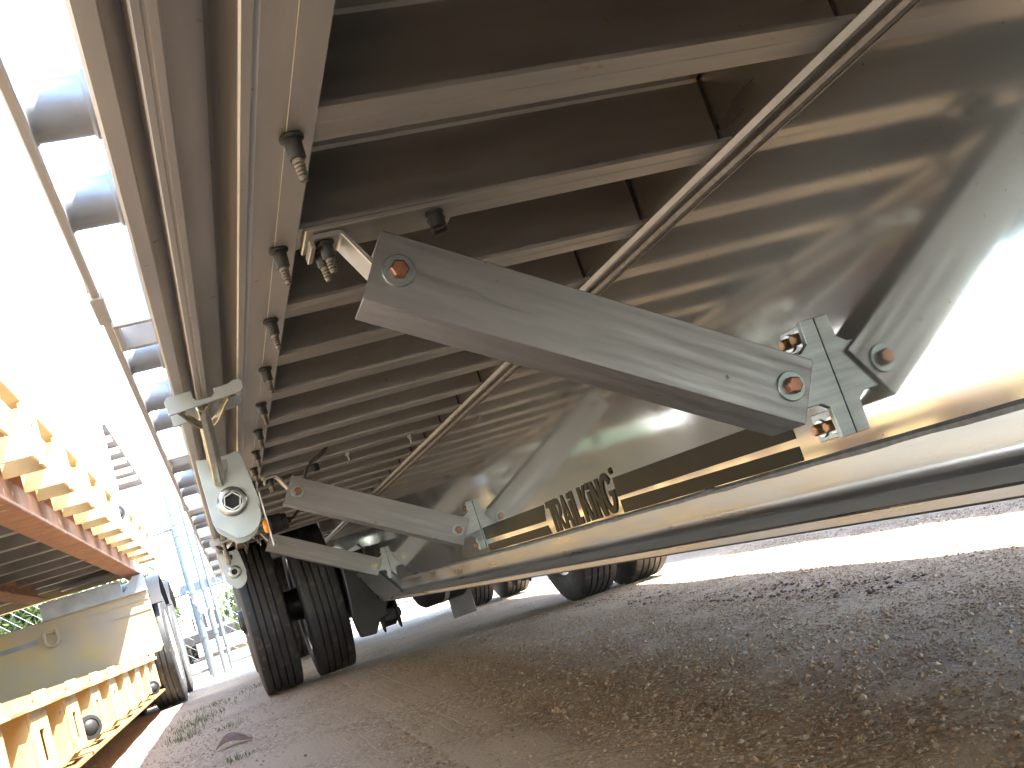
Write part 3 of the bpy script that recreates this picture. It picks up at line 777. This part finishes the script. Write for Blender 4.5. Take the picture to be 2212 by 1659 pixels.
# ------------------------------------------------------------------ the stacked lowboy trailers on the left
def outrigger(parent, y, x_in, x_out, z0, z1, plain=False):
    w = 0.27
    def f():
        m = MB()
        L_ = abs(x_out - x_in)
        if plain:
            for yy in (-w / 2, w / 2 - .012):
                m.box(0, L_ - .0125, yy, yy + .012, z0, z1 - .02)
            m.box(L_ - .012, L_, -w / 2, -.03, z0, z1); m.box(L_ - .012, L_, .03, w / 2, z0, z1)
            m.box(L_ - .012, L_, -.0299, .0299, z1 - .05, z1)
            return m.mesh('outrigger', 'yellow_paint', bevel=0.002)
        # two gusset plates
        for yy in (-w / 2, w / 2 - 0.012):
            m.prism([(0, z0 + .012), (L_ - .05, z0 + .012), (L_ - .0125, z0 + .045), (L_ - .0125, z1 - .061), (L_ - .03, z1 - .02), (0, z1 - .015)], 'y', yy, yy + .012)
        # front plate with a slot
        for a, b in ((-w / 2, -.045), (.045, w / 2)):
            m.box(L_ - .012, L_, a, b, z0 + .045, z1 - .06)
        m.box(L_ - .012, L_, -.0449, .0449, z1 - .125, z1 - .0601); m.box(L_ - .012, L_, -.0449, .0449, z0 + .045, z0 + .085)
        # top hook bar
        m.box(L_ - .05, L_ + .018, -w / 2 - .03, w / 2 + .05, z1 - .0595, z1 - .038)
        m.box(L_ - .02, L_ + .012, w / 2 - .06, w / 2 + .01, z1 - .0375, z1 - .005)
        return m.mesh('outrigger', 'yellow_paint', bevel=0.002)
    me = shared(('or', round(abs(x_out - x_in), 3), z0, z1, plain), f)
    return put('outrigger', me, parent, (x_in, y, 0))

def round_marker(parent, x, y, z):
    m = MB().lathe((x, y, z), (0.55, -0.85, 0), [(-.012, .046), (.014, .050), (.022, .046), (.023, .034), (.018, .032), (.026, .026), (.030, .012), (.031, .001)], 20)
    part('marker_lamp', m, 'black_plastic', parent, smooth=True)

def ibeam(x, z0, z1, fw, y0, y1):
    t = 0.016
    return MB().prism([(x - fw, z0), (x + fw, z0), (x + fw, z0 + t), (x + .006, z0 + t + .01), (x + .006, z1 - t - .01), (x + fw, z1 - t), (x + fw, z1), (x - fw, z1), (x - fw, z1 - t), (x - .006, z1 - t - .01), (x - .006, z0 + t + .01), (x - fw, z0 + t)], 'y', y0, y1)

def build_lower_lowboy():
    t = thing('lowboy_trailer', 'yellow lowboy trailer at ground level, carrying the other one stacked on top', 'trailer', (-1.9, 6.5, 0.0))
    XL, XRr = -3.2, -0.66
    Y0 = -4.0; YP = 8.35
    part('deck', MB().box(XL, XRr - 0.03, Y0, YP, 0.425, 0.462), 'timber', t)
    # side beam: channel with bottom flange
    part('side_beam', MB().prism([(-0.86, 0.150), (-0.655, 0.150), (-0.655, 0.166), (-0.842, 0.170), (-0.842, 0.405), (-0.655, 0.408), (-0.655, 0.4245), (-0.86, 0.4245)], 'y', Y0, YP + 0.5), 'yellow_recess_shade', t, bevel=0.003)
    part('side_beam', MB().box(XL, XL + 0.2, Y0, YP + 0.5, 0.15, 0.4245), 'yellow_paint', t)
    y = -3.7
    while y < YP - 0.1:
        outrigger(t, y, -0.838, -0.650, 0.160, 0.470); y += 0.66
    round_marker(t, -0.645, 4.42, 0.262); round_marker(t, -0.645, 7.52, 0.235)
    k = MB()
    for yy in np.arange(Y0 + .3, YP, .6): pass
    for yy in np.arange(Y0 + 0.3, YP, 0.75):
        part('crossmember', MB().box(XL + 0.21, -0.862, yy, yy + 0.06, 0.22, 0.4245), 'yellow_dusty', t)
    # transverse panel in front of the wheels
    pn = part('bulkhead', MB().prism([(-3.1, .4625), (-0.585, .4625), (-0.560, .50), (-0.575, .955), (-3.1, .955)], 'y', YP, YP + 0.02), 'yellow_dusty', t, bevel=0.003)
    for zz in (0.80, 0.885):
        part('panel_rib', MB().box(-1.05, -0.575, YP - 0.006, YP - 0.0005, zz, zz + 0.006), 'yellow_dusty', pn)
    st = MB()
    st.prism([(-1.345, .950), (-0.565, .950), (-0.575, 1.085), (-0.655, 1.085), (-0.735, .985), (-0.748, .985), (-0.748, 1.085), (-1.345, 1.085)], 'y', YP - 0.012, YP - 0.004)
    st.box(-1.345, -0.75, YP - 0.040, YP - 0.0121, 1.073, 1.085); st.box(-1.345, -0.57, YP - 0.035, YP - 0.0121, .9505, .960)
    part('edge_plate', st, 'blue_steel', pn, bevel=0.001)
    # D ring
    part('ring_tab', MB().box(-1.355, -1.265, YP - 0.022, YP - 0.0005, .845, .885), 'yellow_dusty', pn, bevel=0.004)
    pts = [(-1.352, .865), (-1.358, .80), (-1.345, .765), (-1.31, .752), (-1.275, .765), (-1.262, .80), (-1.268, .865)]
    part('lashing_ring', MB().tube([(a, YP - 0.034, b) for a, b in pts], 0.012, 8), 'yellow_dusty', pn, smooth=True)
    part('weld_seam', MB().box(-1.75, -1.42, YP - 0.005, YP - 0.0005, .80, .835), 'grey_steel', pn, bevel=0.001)
    # rear deck and wheels
    part('rear_frame', MB().box(-2.95, -0.93, YP + 0.021, 11.1, .70, .94), 'yellow_paint', t, bevel=0.005)
    for y in (9.10, 10.32):
        wheel('wheel', t, (-0.650, y, 0.488), 1 if False else -1, 1.03, 'rim_white')
        wheel('wheel', t, (-0.99, y, 0.488), 1, 1.03, 'rim_white')
        wheel('wheel', t, (-3.0, y, 0.488), 1, 1.03, 'rim_white')
        f = MB()
        arc = [(y + 0.56 * math.cos(a), 0.50 + 0.60 * math.sin(a)) for a in np.linspace(math.radians(35), math.radians(145), 12)]
        arc2 = [(y + 0.55 * math.cos(a), 0.50 + 0.588 * math.sin(a)) for a in np.linspace(math.radians(145), math.radians(35), 12)]
        f.prism(arc + arc2, 'x', -1.20, -0.50)
        part('mudguard', f, 'black_steel', t, smooth=True)
        part('axle', MB().cyl((-3.0, y, .49), (-0.78, y, .49), .06, 12), 'black_steel', t, smooth=True)
    return t

def build_upper_lowboy():
    t = thing('lowboy_trailer', 'second yellow lowboy deck with rusty main beams, stacked on top of the lower one', 'trailer', (-1.8, 5.5, 1.088))
    Y0, Y1 = -3.6, 8.95
    ZB = 1.105
    part('main_beam', ibeam(-0.665, ZB, ZB + 0.185, 0.062, Y0, Y1), 'rust_beam', t, bevel=0.003)
    part('main_beam', ibeam(-1.33, ZB - 0.0, ZB + 0.185, 0.062, Y0, 8.30), 'rust_beam', t, bevel=0.003)
    part('main_beam', ibeam(-2.75, ZB, ZB + 0.185, 0.062, Y0, Y1), 'rust_beam', t, bevel=0.003)
    for k, yy in enumerate(np.arange(Y0 + 0.25, Y1 - 0.2, 0.52)):
        part('crossmember', MB().prism([(yy, ZB + .085), (yy + .075, ZB + .085), (yy + .075, ZB + .092), (yy + .008, ZB + .095), (yy + .008, ZB + .215), (yy, ZB + .215)], 'x', -2.69, -0.73), 'grey_steel', t)
    part('end_beam', MB().box(-2.69, -0.73, Y1 - 0.16, Y1 - 0.06, ZB + .03, ZB + .20), 'yellow_dusty', t)
    part('end_plate', MB().box(-1.20, -0.74, Y1 - 0.45, Y1 - 0.30, ZB + .05, ZB + .075), 'grey_steel', t)
    part('deck', MB().box(-3.05, -0.62, Y0, Y1, ZB + .2155, ZB + .245), 'grey_steel', t)
    y = -3.3
    while y < Y1 - 0.3:
        outrigger(t, y, -0.600, -0.455, ZB + 0.075, ZB + 0.262, True); y += 0.62
    part('side_channel', MB().box(-0.50, -0.452, Y0, Y1, ZB + .262, ZB + .299), 'yellow_paint', t, bevel=0.003)
    round_marker(t, -0.475, 6.15, ZB + 0.20)
    return t

# ------------------------------------------------------------------ gate, fence, far things
GY = 11.75
def post_tube(x, y, z0, z1, r, lean=0.0):
    return MB().lathe((x, y, z0), (lean, 0, 1), [(0, r), (z1 - z0, r), (z1 - z0 + .004, r * 1.12), (z1 - z0 + .02, r * 1.1), (z1 - z0 + .045, r * .5), (z1 - z0 + .05, .001)], 12)

def chain_link(x0, x1, y, z0, z1):
    s = 0.058; vs = []; m = MB()
    n = int((x1 - x0) / s); k = int((z1 - z0) / s)
    r = 0.0021
    V = []; F = []
    for i in range(n + 1):
        xa = x0 + i * s
        for sgn in (1,):
            pts = []
            for j in range(k + 1):
                pts.append((min(max(xa + (s / 2 if (j + i) % 2 else -s / 2) * 1.04, x0), x1), y + (0.004 if (j + i) % 2 else -0.004), z0 + j * s))
            for j, p in enumerate(pts):
                o = len(V)
                for a in (0, 2.094, 4.189):
                    V.append((p[0] + r * 1.3 * math.cos(a), p[1] + r * 1.3 * math.sin(a), p[2]))
                if j:
                    for a in range(3): F.append((o - 3 + a, o - 3 + (a + 1) % 3, o + (a + 1) % 3, o + a))
    m.v = V; m.f = F
    return m

def build_gate_leaf(x0, x1, label):
    z0, z1 = 0.10, 1.72
    t = thing('gate_leaf', label, 'gate', ((x0 + x1) / 2, GY, 0.0), 'chain link gate leaves')
    r = 0.021
    for x in (x0, x1):
        part('upright', MB().cyl((x, GY, 0.03), (x, GY, z1 + 0.02), r, 10), 'fence_galv', t, smooth=True)
    for z in (z0, 0.98, z1):
        part('rail', MB().cyl((x0 + .018, GY, z), (x1 - .018, GY, z), r * .85, 10), 'fence_galv', t, smooth=True)
    o = part('chain_link', chain_link(x0 + .02, x1 - .02, GY - 0.02, z0, z1), 'fence_galv', t); o['kind'] = 'stuff'
    for x in (x0, x1):
        for z in (0.3, 0.75, 1.2, 1.55):
            part('tie', MB().torus((x, GY, z), (0, 0, 1), .0245, .004, 10, 5), 'fence_galv', t)
    return t

def build_fence():
    build_gate_leaf(-3.7, -0.385, 'left leaf of the chain link gate, behind the stacked yellow trailers')
    build_gate_leaf(-0.155, 3.2, 'right leaf of the chain link gate, behind the large tyres')
    for x, z1, r, lean, lab in ((-0.352, 2.10, 0.034, 0.0, 'tall galvanised gate post with barbed wire stubs, the left one of the pair'),
                          (-0.228, 1.97, 0.028, 0.0, 'shorter slimmer galvanised gate post, the right one of the pair')):
        t = thing('gate_post', lab, 'post', (x, GY - 0.06, 0), 'gate posts')
        part('tube', post_tube(x, GY - 0.06, -0.02, z1, r), 'fence_galv', t, smooth=True)
        for k in range(4):
            z = z1 - 0.22 - 0.13 * k
            part('barb', MB().cyl((x - .11, GY - .06 - .036, z), (x + .11, GY - .06 - .036, z + .01), .0035, 6), 'fence_galv', t)
        for z in (0.45, 0.95, 1.45):
            part('clamp', MB().lathe((x, GY - .06, z), (0, 0, 1), [(0, r), (.001, r + .006), (.03, r + .006), (.031, r)], 12), 'fence_galv', t)
    # latch bar
    # chain hanging between the posts
    t = thing('chain', 'rusty chain looped between the two gate posts', 'chain', (-0.3, GY - 0.12, 0.8))
    a = Vector((-0.41, GY - 0.115, 1.00)); b = Vector((-0.16, GY - 0.105, 0.86))
    for k in range(13):
        u = (k + 0.5) / 13
        p = a.lerp(b, u); p.z -= 0.20 * math.sin(PI * u)
        u2 = u + 0.02; q = a.lerp(b, u2); q.z -= 0.20 * math.sin(PI * u2)
        d = (q - p).normalized()
        side = Vector((0, 1, 0)) if k % 2 else d.cross(Vector((0, 1, 0)))
        pts = []
        for i in range(13):
            tt = 2 * PI * i / 12; pts.append(p + d * 0.020 * math.cos(tt) + side * 0.012 * math.sin(tt))
        part('link', MB().tube(pts, 0.0042, 5), 'chain_rust', t, smooth=True)

def leafy(name, label, c, rx, ry, rz, n, size, seed, trunk_h=0.3):
    r = np.random.default_rng(seed)
    t = thing(name, label, 'bush', (c[0], c[1], 0), 'bushes beyond the fence')
    # clumps
    K = 26
    cl = r.normal(0, 1, (K, 3)); cl /= np.linalg.norm(cl, axis=1)[:, None]
    cl *= r.uniform(0.35, 0.95, (K, 1))
    idx = r.integers(0, K, n)
    p = cl[idx] + r.normal(0, 0.17, (n, 3))
    P = p * np.array([rx, ry, rz]) + np.array(c)
    P[:, 2] = np.maximum(P[:, 2], 0.05)
    a = r.normal(0, 1, (n, 3)); a /= np.linalg.norm(a, axis=1)[:, None]
    b = np.cross(a, r.normal(0, 1, (n, 3))); b /= np.linalg.norm(b, axis=1)[:, None]
    s = size * r.uniform(0.6, 1.3, n)[:, None]
    V = np.stack([P - a * s, P + b * s * .45, P + a * s, P - b * s * .45], 1).reshape(-1, 3)
    me = bpy.data.meshes.new('crown'); me.from_pydata(V.tolist(), [], (np.arange(n * 4).reshape(-1, 4)).tolist()); me.materials.append(MATS['leaves'])
    put('crown', me, t)
    m = MB()
    for k in range(6):
        e = cl[k] * 0.7 * np.array([rx, ry, rz]) + np.array(c)
        m.tube([(c[0] + r.normal(0, .05), c[1], -0.02), (c[0] * .6 + e[0] * .4, c[1] * .6 + e[1] * .4, e[2] * .5), tuple(e)], [0.035, 0.022, 0.008], 6)
    part('stems', m, 'bark', t, smooth=True)

def build_far():
    leafy('bush', 'leafy green bush behind the fence at the far left, between the stacked decks', (-3.9, 13.2, 1.0), 1.1, .6, 1.0, 5200, .07, 1)
    leafy('bush', 'leafy green bush behind the fence, above the lower trailer bulkhead', (-2.05, 13.0, 1.05), 1.0, .55, 0.85, 5200, .07, 2)
    leafy('bush', 'small green bush behind the mudguards of the lower yellow trailer', (-0.92, 12.7, 0.95), .30, .4, .50, 1300, .06, 3)
    leafy('bush', 'green bush behind the gate, beside the large tyre tread', (0.55, 14.5, 0.95), .75, .5, .75, 3200, .06, 4)
    leafy('bush', 'low green shrub on the ground left of the white pickup', (-1.95, 20.5, 0.5), .55, .5, .5, 2000, .07, 5)
    # white building
    XB, YB = -1.25, 15.2
    t = thing('building', 'tall white metal clad building beyond the fence, bleached by the sun', 'building', (-7, 18, 0))
    part('wall', MB().box(-13.0, XB, YB, YB + 2.7, -0.1, 5.6), 'white_cladding', t)
    rb = shared('rib', lambda: MB().box(-.02, .02, -.018, -.0005, 0, 5.6).mesh('cladding_rib', 'white_cladding'))
    for k in range(40): put('cladding_rib', rb, t, (XB - 0.15 - 0.3 * k, YB, 0))
    part('roof', MB().prism([(-13.3, 5.6), (XB + .02, 5.6), (XB + .02, 5.66), (-7, 6.9), (-13.3, 5.66)], 'y', YB - .3, YB + 2.8), 'white_cladding', t)
    # open canopy behind it
    t = thing('canopy', 'grey sheeted canopy with white purlins, seen from below past the white building', 'canopy', (-2.5, 22, 0))
    Z = 4.5
    part('roof_sheet', MB().box(-4.5, -1.20, 18.1, 25.6, Z, Z + .03), 'roof_sheet', t)
    for yy in (18.9, 20.15, 21.4, 22.65, 23.9):
        part('purlin', MB().box(-4.5, -1.22, yy, yy + .16, Z - .10, Z - .002), 'white_paint', t)
    part('end_beam', MB().box(-4.5, -1.20, 25.6, 25.8, Z - .25, Z + .05), 'white_paint', t)
    for xx, yy in ((-4.4, 25.7), (-1.3, 25.7)):
        part('column', MB().box(xx - .06, xx + .06, yy - .06, yy + .06, -.05, Z - .25), 'white_paint', t)
    for yy in (19, 25):
        pass
    build_pickup()
    # low white wall far to the right, seen under the trailer
    o = part('boundary_wall', MB().box(-1.2, 40, 31.0, 31.25, -0.15, 0.62).box(-1.2, 40, 30.97, 31.28, 0.6201, 0.70), 'white_cladding', None)
    tag(o, 'low white boundary wall far off, seen under the trailer between the tyres', 'wall')

def build_pickup():
    cx, y = -0.25, 21.6
    t = thing('pickup_truck', 'white pickup truck parked facing the gate, grille between the gate posts', 'truck', (cx, y + 2.4, 0))
    b = MB()
    secs = []
    prof = [(0.0, .95, .42, .98), (0.12, .98, .36, 1.06), (1.1, 1.0, .34, 1.14), (1.35, 1.0, .34, 1.16), (5.0, 1.0, .36, 1.15), (5.2, .98, .42, 1.12)]
    for d, w, z0, z1 in prof:
        secs.append([(cx - w, y + d, z0), (cx + w, y + d, z0), (cx + w, y + d, z1 - .12), (cx + w * .93, y + d, z1), (cx - w * .93, y + d, z1), (cx - w, y + d, z1 - .12)])
    part('body', b.loft(secs), 'white_paint', t, bevel=0.02)
    c = MB().loft([[(cx - .9, y + 1.3, 1.15), (cx + .9, y + 1.3, 1.15), (cx + .9, y + 3.4, 1.15), (cx - .9, y + 3.4, 1.15)], [(cx - .72, y + 1.95, 1.75), (cx + .72, y + 1.95, 1.75), (cx + .74, y + 3.2, 1.76), (cx - .74, y + 3.2, 1.76)]])
    part('cab', c, 'white_paint', t, bevel=0.03)
    part('windscreen', MB().loft([[(cx - .82, y + 1.36, 1.2), (cx + .82, y + 1.36, 1.2), (cx + .82, y + 1.40, 1.2), (cx - .82, y + 1.40, 1.2)], [(cx - .68, y + 1.88, 1.69), (cx + .68, y + 1.88, 1.69), (cx + .68, y + 1.95, 1.69), (cx - .68, y + 1.95, 1.69)]]), 'car_glass', t)
    part('grille', MB().box(cx - .55, cx + .55, y - .02, y - .001, .62, .92), 'black_plastic', t)
    for k in range(9):
        part('grille_bar', MB().box(cx - .52 + .12 * k, cx - .47 + .12 * k, y - .035, y - .0205, .63, .91), 'white_paint', t)
    for s in (-1, 1):
        part('headlight', MB().box(cx + s * .74 - .16, cx + s * .74 + .16, y - .03, y - .001, .66, .90), 'headlamp', t, bevel=0.02)
        for yy in (y + .85, y + 4.2):
            wheel('wheel', t, (cx + s * .86, yy, .37), -s, 0.78)
    part('bumper', MB().box(cx - 1.0, cx + 1.0, y - .14, y - .04, .36, .56), 'black_plastic', t, bevel=0.02)

def build_neighbour():
    """the next flatbed on the right: mostly known by its shadow"""
    X0, X1 = 3.62, 6.2
    t = thing('flatbed_trailer', 'neighbouring flatbed trailer beyond the sunlit strip on the right', 'trailer', ((X0 + X1) / 2, 3, gz(9)))
    z = gz(9)
    part('deck', MB().box(X0, X1, -11, 12.0, 1.05 + z, 1.12 + z), 'grey_steel', t)
    part('side_rail', MB().box(X0 - .05, X0 - .001, -11, 12.0, .95 + z, 1.12 + z), 'grey_steel', t)
    part('side_rail', MB().box(X1 + .001, X1 + .05, -11, 12.0, .95 + z, 1.12 + z), 'grey_steel', t)
    for x in (X0 + .75, X1 - .75):
        part('main_beam', ibeam(x, .62 + z, 1.0499 + z, .07, -11, 12.0), 'black_steel', t)
    for yy in np.arange(-10.8, 11.8, .6):
        part('crossmember', MB().box(X0 + .01, X1 - .01, yy, yy + .06, .96 + z, 1.0495 + z), 'grey_steel', t)
    for y in (9.2, 10.5):
        for x, f in ((X0 + .15, 1), (X0 + .48, -1), (X1 - .48, 1), (X1 - .15, -1)): wheel('wheel', t, (x, y, .472 + z), f)
        part('axle', MB().cyl((X0 + .2, y, .47 + z), (X1 - .2, y, .47 + z), .06, 12), 'black_steel', t)
    for x in (X0 + .75, X1 - .75):
        part('landing_leg', MB().box(x - .06, x + .06, -1.6, -1.48, .02 + z, .62 + z).box(x - .13, x + .13, -1.67, -1.41, z - .004, z + .02), 'black_steel', t)

def build_dunnage():
    for k, (x, lab) in enumerate(((-2.3, 'timber block stack between the two stacked decks, the nearer of the pair'), (-2.95, 'timber block stack between the two stacked decks, on the far side'))):
        t = thing('timber_stack', lab, 'timber', (x, 6.9, 0.462), 'timber stacks between the two decks')
        z = 0.4625; j = 0
        while z < 1.08:
            h = min(0.125, 1.089 - z)
            for d in (-.09, .09):
                mb = MB().box(x - .25, x + .25, 6.9 + d - .06, 6.9 + d + .06, z, z + h - .0008) if j % 2 == 0 else MB().box(x + d * 1.6 - .06, x + d * 1.6 + .06, 6.65, 7.15, z, z + h - .0008)
                part('timber_block', mb, 'timber', t, bevel=0.004)
            z += h; j += 1

def build_litter():
    # curled dead leaf
    m = MB(); secs = []
    for k in range(11):
        u = k / 10; w = 0.036 * math.sin(PI * (0.04 + 0.92 * u)) ** 0.8 + .001
        x = -0.205 + 0.15 * u; y = 4.42 - 0.05 * u; z = 0.004 + 0.042 * max(0.0, math.sin(PI * min(1.0, u * 1.05))) * (1 - 0.55 * u)
        secs.append([(x, y - w, max(.001, z - .012 * math.sin(PI * u))), (x, y - .3 * w, z + .006), (x, y + w, z + .016 * math.sin(PI * u)), (x, y - .3 * w, z + .0045)])
    m.loft(secs)
    o = part('fallen_leaf', m, 'dead_leaf', None, smooth=True)
    tag(o, 'curled dark brown dead leaf lying on the gravel', 'leaf')
    r = np.random.default_rng(5)
    V = []; F = []
    spots = [(-0.36, 6.3, .16, .45, 520), (-0.40, 5.55, .10, .20, 160), (-0.16, 5.3, .09, .07, 60), (-0.12, 3.9, .05, .05, 40), (-0.30, 7.2, .18, .30, 140), (0.0, 7.6, .12, .3, 60), (-.15, 6.9, .2, .3, 60)]
    for cx, cy, sx, sy, n in spots:
        for _ in range(n):
            x = cx + r.normal(0, sx * .5); y = cy + r.normal(0, sy * .5); h = r.uniform(.006, .024); a = r.uniform(0, 2 * PI); l = r.uniform(.008, .026); w = .0016
            dx, dy = math.cos(a), math.sin(a); o = len(V)
            V += [(x - dy * w, y + dx * w, -.004), (x + dy * w, y - dx * w, -.004), (x + dx * l * .5 + dy * w * .7, y + dy * l * .5 - dx * w * .7, h * .7), (x + dx * l * .5 - dy * w * .7, y + dy * l * .5 + dx * w * .7, h * .7), (x + dx * l, y + dy * l, h)]
            F += [(o, o + 1, o + 2, o + 3), (o + 3, o + 2, o + 4)]
    me = bpy.data.meshes.new('grass'); me.from_pydata(V, [], F); me.materials.append(MATS['grass_blades'])
    tag(put('grass', me), 'sparse low green grass growing in the gravel beside the tyres', 'grass', kind='stuff')

build_ground()
build_trailer()
build_winch(2.36, 'large near zinc plated cargo winch under the side rail, above the tyres')
build_winch(5.50, 'smaller looking far cargo winch under the side rail, just before the first tyre')
build_lower_lowboy()
build_upper_lowboy()
build_dunnage()
build_fence()
build_far()
build_neighbour()
build_gravel()
build_tracks()
build_litter()
